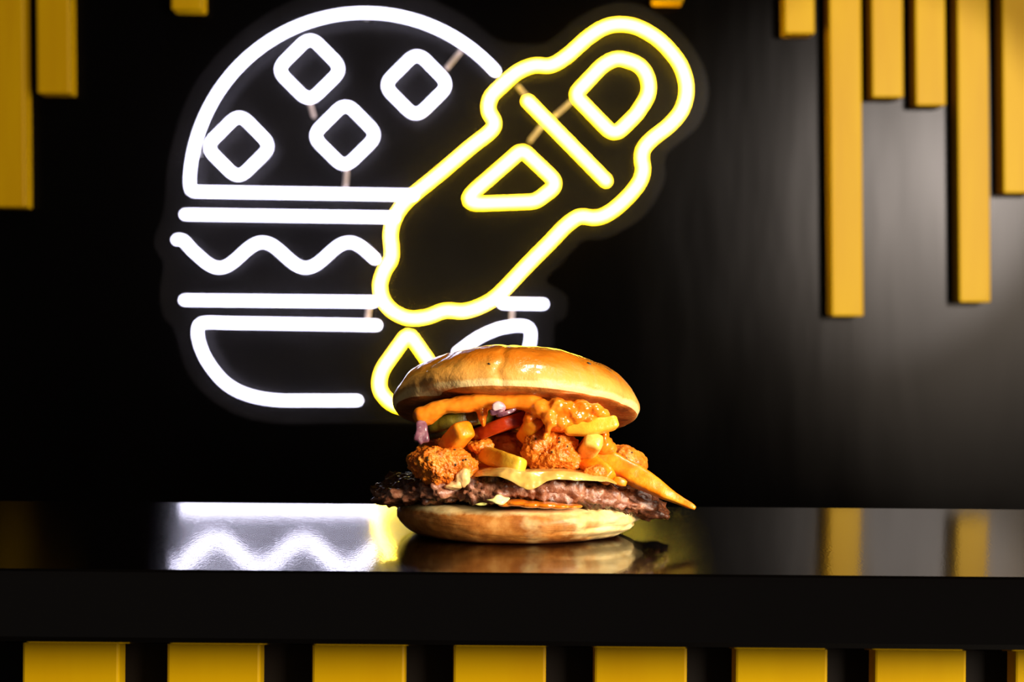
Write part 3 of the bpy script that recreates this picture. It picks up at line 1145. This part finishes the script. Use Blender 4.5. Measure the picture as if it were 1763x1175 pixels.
def make_cheese():
    cols, rows = 90, 40
    front = [(815, 822, -0.046), (835, 820, -0.055), (858, 822, -0.0620), (880, 830, -0.0650), (898, 840, -0.0662), (910, 844, -0.0665), (924, 840, -0.0662),
             (942, 829, -0.0655), (965, 826, -0.0648), (990, 829, -0.0640), (1020, 828, -0.062), (1045, 830, -0.058), (1062, 834, -0.050)]
    crest = [(815, 814, -0.036), (835, 808, -0.047), (858, 806, -0.056), (880, 808, -0.0610), (898, 812, -0.0625), (910, 813, -0.063), (924, 812, -0.0625),
             (942, 811, -0.0620), (965, 811, -0.061), (990, 814, -0.059), (1020, 819, -0.056), (1045, 823, -0.051), (1062, 830, -0.044)]
    fr = catmull([P(*q) for q in front], cols)
    cr = catmull([P(*q) for q in crest], cols)
    verts, faces = [], []
    th = 0.0011

    def pt(i, j):
        t = j / (rows - 1)
        if t < 0.5:
            u = t / 0.5
            q = fr[i].lerp(cr[i], u)
            q.y -= 0.0012 * math.sin(u * math.pi)
        else:
            u = (t - 0.5) / 0.5
            back = Vector((cr[i].x * 0.95, 0.030, 0.0315))
            q = cr[i].lerp(back, u)
            q.z += 0.0008 * math.sin(min(1.0, u * 2) * math.pi)
        q = q + Vector((0, -1, 0.4)) * 0.0011 * noise.fractal(q * 110, 0.9, 2, 3)
        return q
    for side in (0, 1):
        for i in range(cols):
            for j in range(rows):
                q = pt(i, j)
                if side:
                    t = j / (rows - 1)
                    q += Vector((0, th, 0)) if t < 0.5 else Vector((0, 0.3 * th, -th))
                verts.append(q)
    n = cols * rows
    for i in range(cols - 1):
        for j in range(rows - 1):
            a, b, c, d = i * rows + j, (i + 1) * rows + j, (i + 1) * rows + j + 1, i * rows + j + 1
            faces.append((a, b, c, d))
            faces.append((n + d, n + c, n + b, n + a))
    for i in range(cols - 1):
        a, b = i * rows, (i + 1) * rows
        faces.append((a, n + a, n + b, b))
        a, b = i * rows + rows - 1, (i + 1) * rows + rows - 1
        faces.append((a, b, n + b, n + a))
    for j in range(rows - 1):
        a, b = j, j + 1
        faces.append((a, b, n + b, n + a))
        a, b = (cols - 1) * rows + j, (cols - 1) * rows + j + 1
        faces.append((b, a, n + a, n + b))
    return part(pyd('cheese_slice', verts, faces, M_CHEESE), 'melted pale cheese slice drooping over the patty')


make_cheese()


# ---------------- slices: thick round slabs
def slab(name, c, radius, th, rot, mat, label, seed, wave=0.0008, segs=110):
    M = Matrix.Rotation(R(rot[2]), 3, 'Z') @ Matrix.Rotation(R(rot[1]), 3, 'Y') @ Matrix.Rotation(R(rot[0]), 3, 'X')
    prof = [(k / 14 * 0.93, 0.5) for k in range(1, 15)] + [(0.97, 0.46), (0.995, 0.32), (1.0, 0.1), (1.0, -0.1), (0.995, -0.32), (0.97, -0.46)] + [(k / 14 * 0.93, -0.5) for k in range(14, 0, -1)]
    verts, faces = [], []
    for k, h in prof:
        for s in range(segs):
            a = 2 * math.pi * s / segs
            q = Vector((k * radius * math.cos(a), k * radius * math.sin(a), h * th))
            q.z += wave * noise.noise(Vector((q.x, q.y, 0)) * 60 + Vector((seed, 0, 0)))
            w = c + M @ q
            verts.append(w + (M @ Vector((math.cos(a), math.sin(a), 0))) * 0.0006 * noise.fractal(w * 220, 0.9, 2, 2))
    nb = len(prof)
    for i in range(nb - 1):
        for s in range(segs):
            q = (s + 1) % segs
            faces.append((i * segs + s, (i + 1) * segs + s, (i + 1) * segs + q, i * segs + q))
    faces.append(tuple(range(segs)))
    faces.append(tuple((nb - 1) * segs + s for s in reversed(range(segs))))
    return part(pyd(name, verts, faces, mat), label)


slab('tomato_slice', P(868, 732, -0.022), 0.0175, 0.0064, (-4, -21, 0), M_TOM, 'red tomato slice', 1)
slab('pickle_slice', P(786, 728, -0.022), 0.0185, 0.0072, (-6, -9, 0), M_PICK, 'dull green pickle slice', 2)
slab('pickle_slice', P(770, 748, -0.014), 0.0165, 0.0040, (-4, -8, 0), M_PICK, 'lower dull green pickle slice', 3)


# ---------------- onion and lettuce scraps: curled thin plates traced from their outline
def scrap(name, outline, dy, th, curl, mat, label, seed, depth=(0, 0), sub=3):
    """outline in pixels; dy middle depth; depth = extra depth per px in x and y; curl bends it back"""
    cx = sum(p[0] for p in outline) / len(outline)
    cy = sum(p[1] for p in outline) / len(outline)
    ol = catmull([Vector((p[0], p[1], 0)) for p in outline], len(outline) * 4, True)
    rings = 6
    pts2 = []
    for k in range(rings + 1):
        u = 1 - k / rings
        pts2.append([(cx + (p.x - cx) * u, cy + (p.y - cy) * u) for p in ol] if k < rings else [(cx, cy)])
    verts, faces = [], []
    m = len(ol)
    for side in (0, 1):
        for k, ring in enumerate(pts2):
            for (x, y) in ring:
                dd = dy + (x - cx) * depth[0] * S + (y - cy) * depth[1] * S + curl * (((x - cx) * S) ** 2 + ((y - cy) * S) ** 2)
                q = P(x, y, dd)
                bul = th * (0.5 if k == 0 else 1.0) / 2
                q.y += (-bul if side == 0 else bul) + 0.0007 * noise.noise(Vector((x, y, seed * 9)) * 0.09)
                verts.append(q)
    per = m * rings + 1
    for side in (0, 1):
        o_ = side * per
        for k in range(rings - 1):
            for s in range(m):
                q = (s + 1) % m
                fc = (o_ + k * m + s, o_ + k * m + q, o_ + (k + 1) * m + q, o_ + (k + 1) * m + s)
                faces.append(fc if side == 0 else fc[::-1])
        for s in range(m):
            q = (s + 1) % m
            fc = (o_ + (rings - 1) * m + s, o_ + (rings - 1) * m + q, o_ + per - 1)
            faces.append(fc if side == 0 else fc[::-1])
    for s in range(m):
        q = (s + 1) % m
        faces.append((s, per + s, per + q, q))
    return part(pyd(name, verts, faces, mat), label)


scrap('onion_piece', [(717, 727), (728, 724), (735, 730), (737, 745), (739, 760), (729, 763), (724, 766), (718, 760), (712, 757), (716, 742)], -0.0500, 0.0016, 30, M_ONP,
      'purple onion piece hanging from the sauce', 1, (0.25, 0))
scrap('onion_piece', [(850, 694), (858, 691), (867, 695), (871, 703), (866, 710), (858, 712), (848, 706), (847, 699)], -0.0535, 0.0022, 40, M_ONW,
      'pink rounded onion piece stuck in the sauce', 2, (0.2, 0))
scrap('onion_piece', [(843, 706), (852, 708), (862, 705), (868, 708), (860, 713), (846, 716)], -0.0545, 0.0016, 20, M_ONP, 'small purple onion scrap', 3)
scrap('onion_piece', [(855, 711), (870, 708), (886, 703), (888, 707), (876, 714), (857, 719)], -0.0515, 0.0016, 20, M_ONP, 'narrow purple onion strip above the tomato', 4, (0.1, 0))
scrap('lettuce_scrap', [(837, 861), (848, 859), (854, 853), (862, 852), (868, 856), (878, 858), (872, 865), (864, 870), (854, 868), (846, 864)], -0.0645, 0.0016, 60, M_LETT,
      'pale green lettuce scrap below the patty', 5, (0.1, -0.5))
scrap('lettuce_scrap', [(818, 869), (828, 866), (838, 867), (836, 870), (826, 871)], -0.0605, 0.0012, 30, M_LETT, 'thin lettuce shred below the patty', 6)
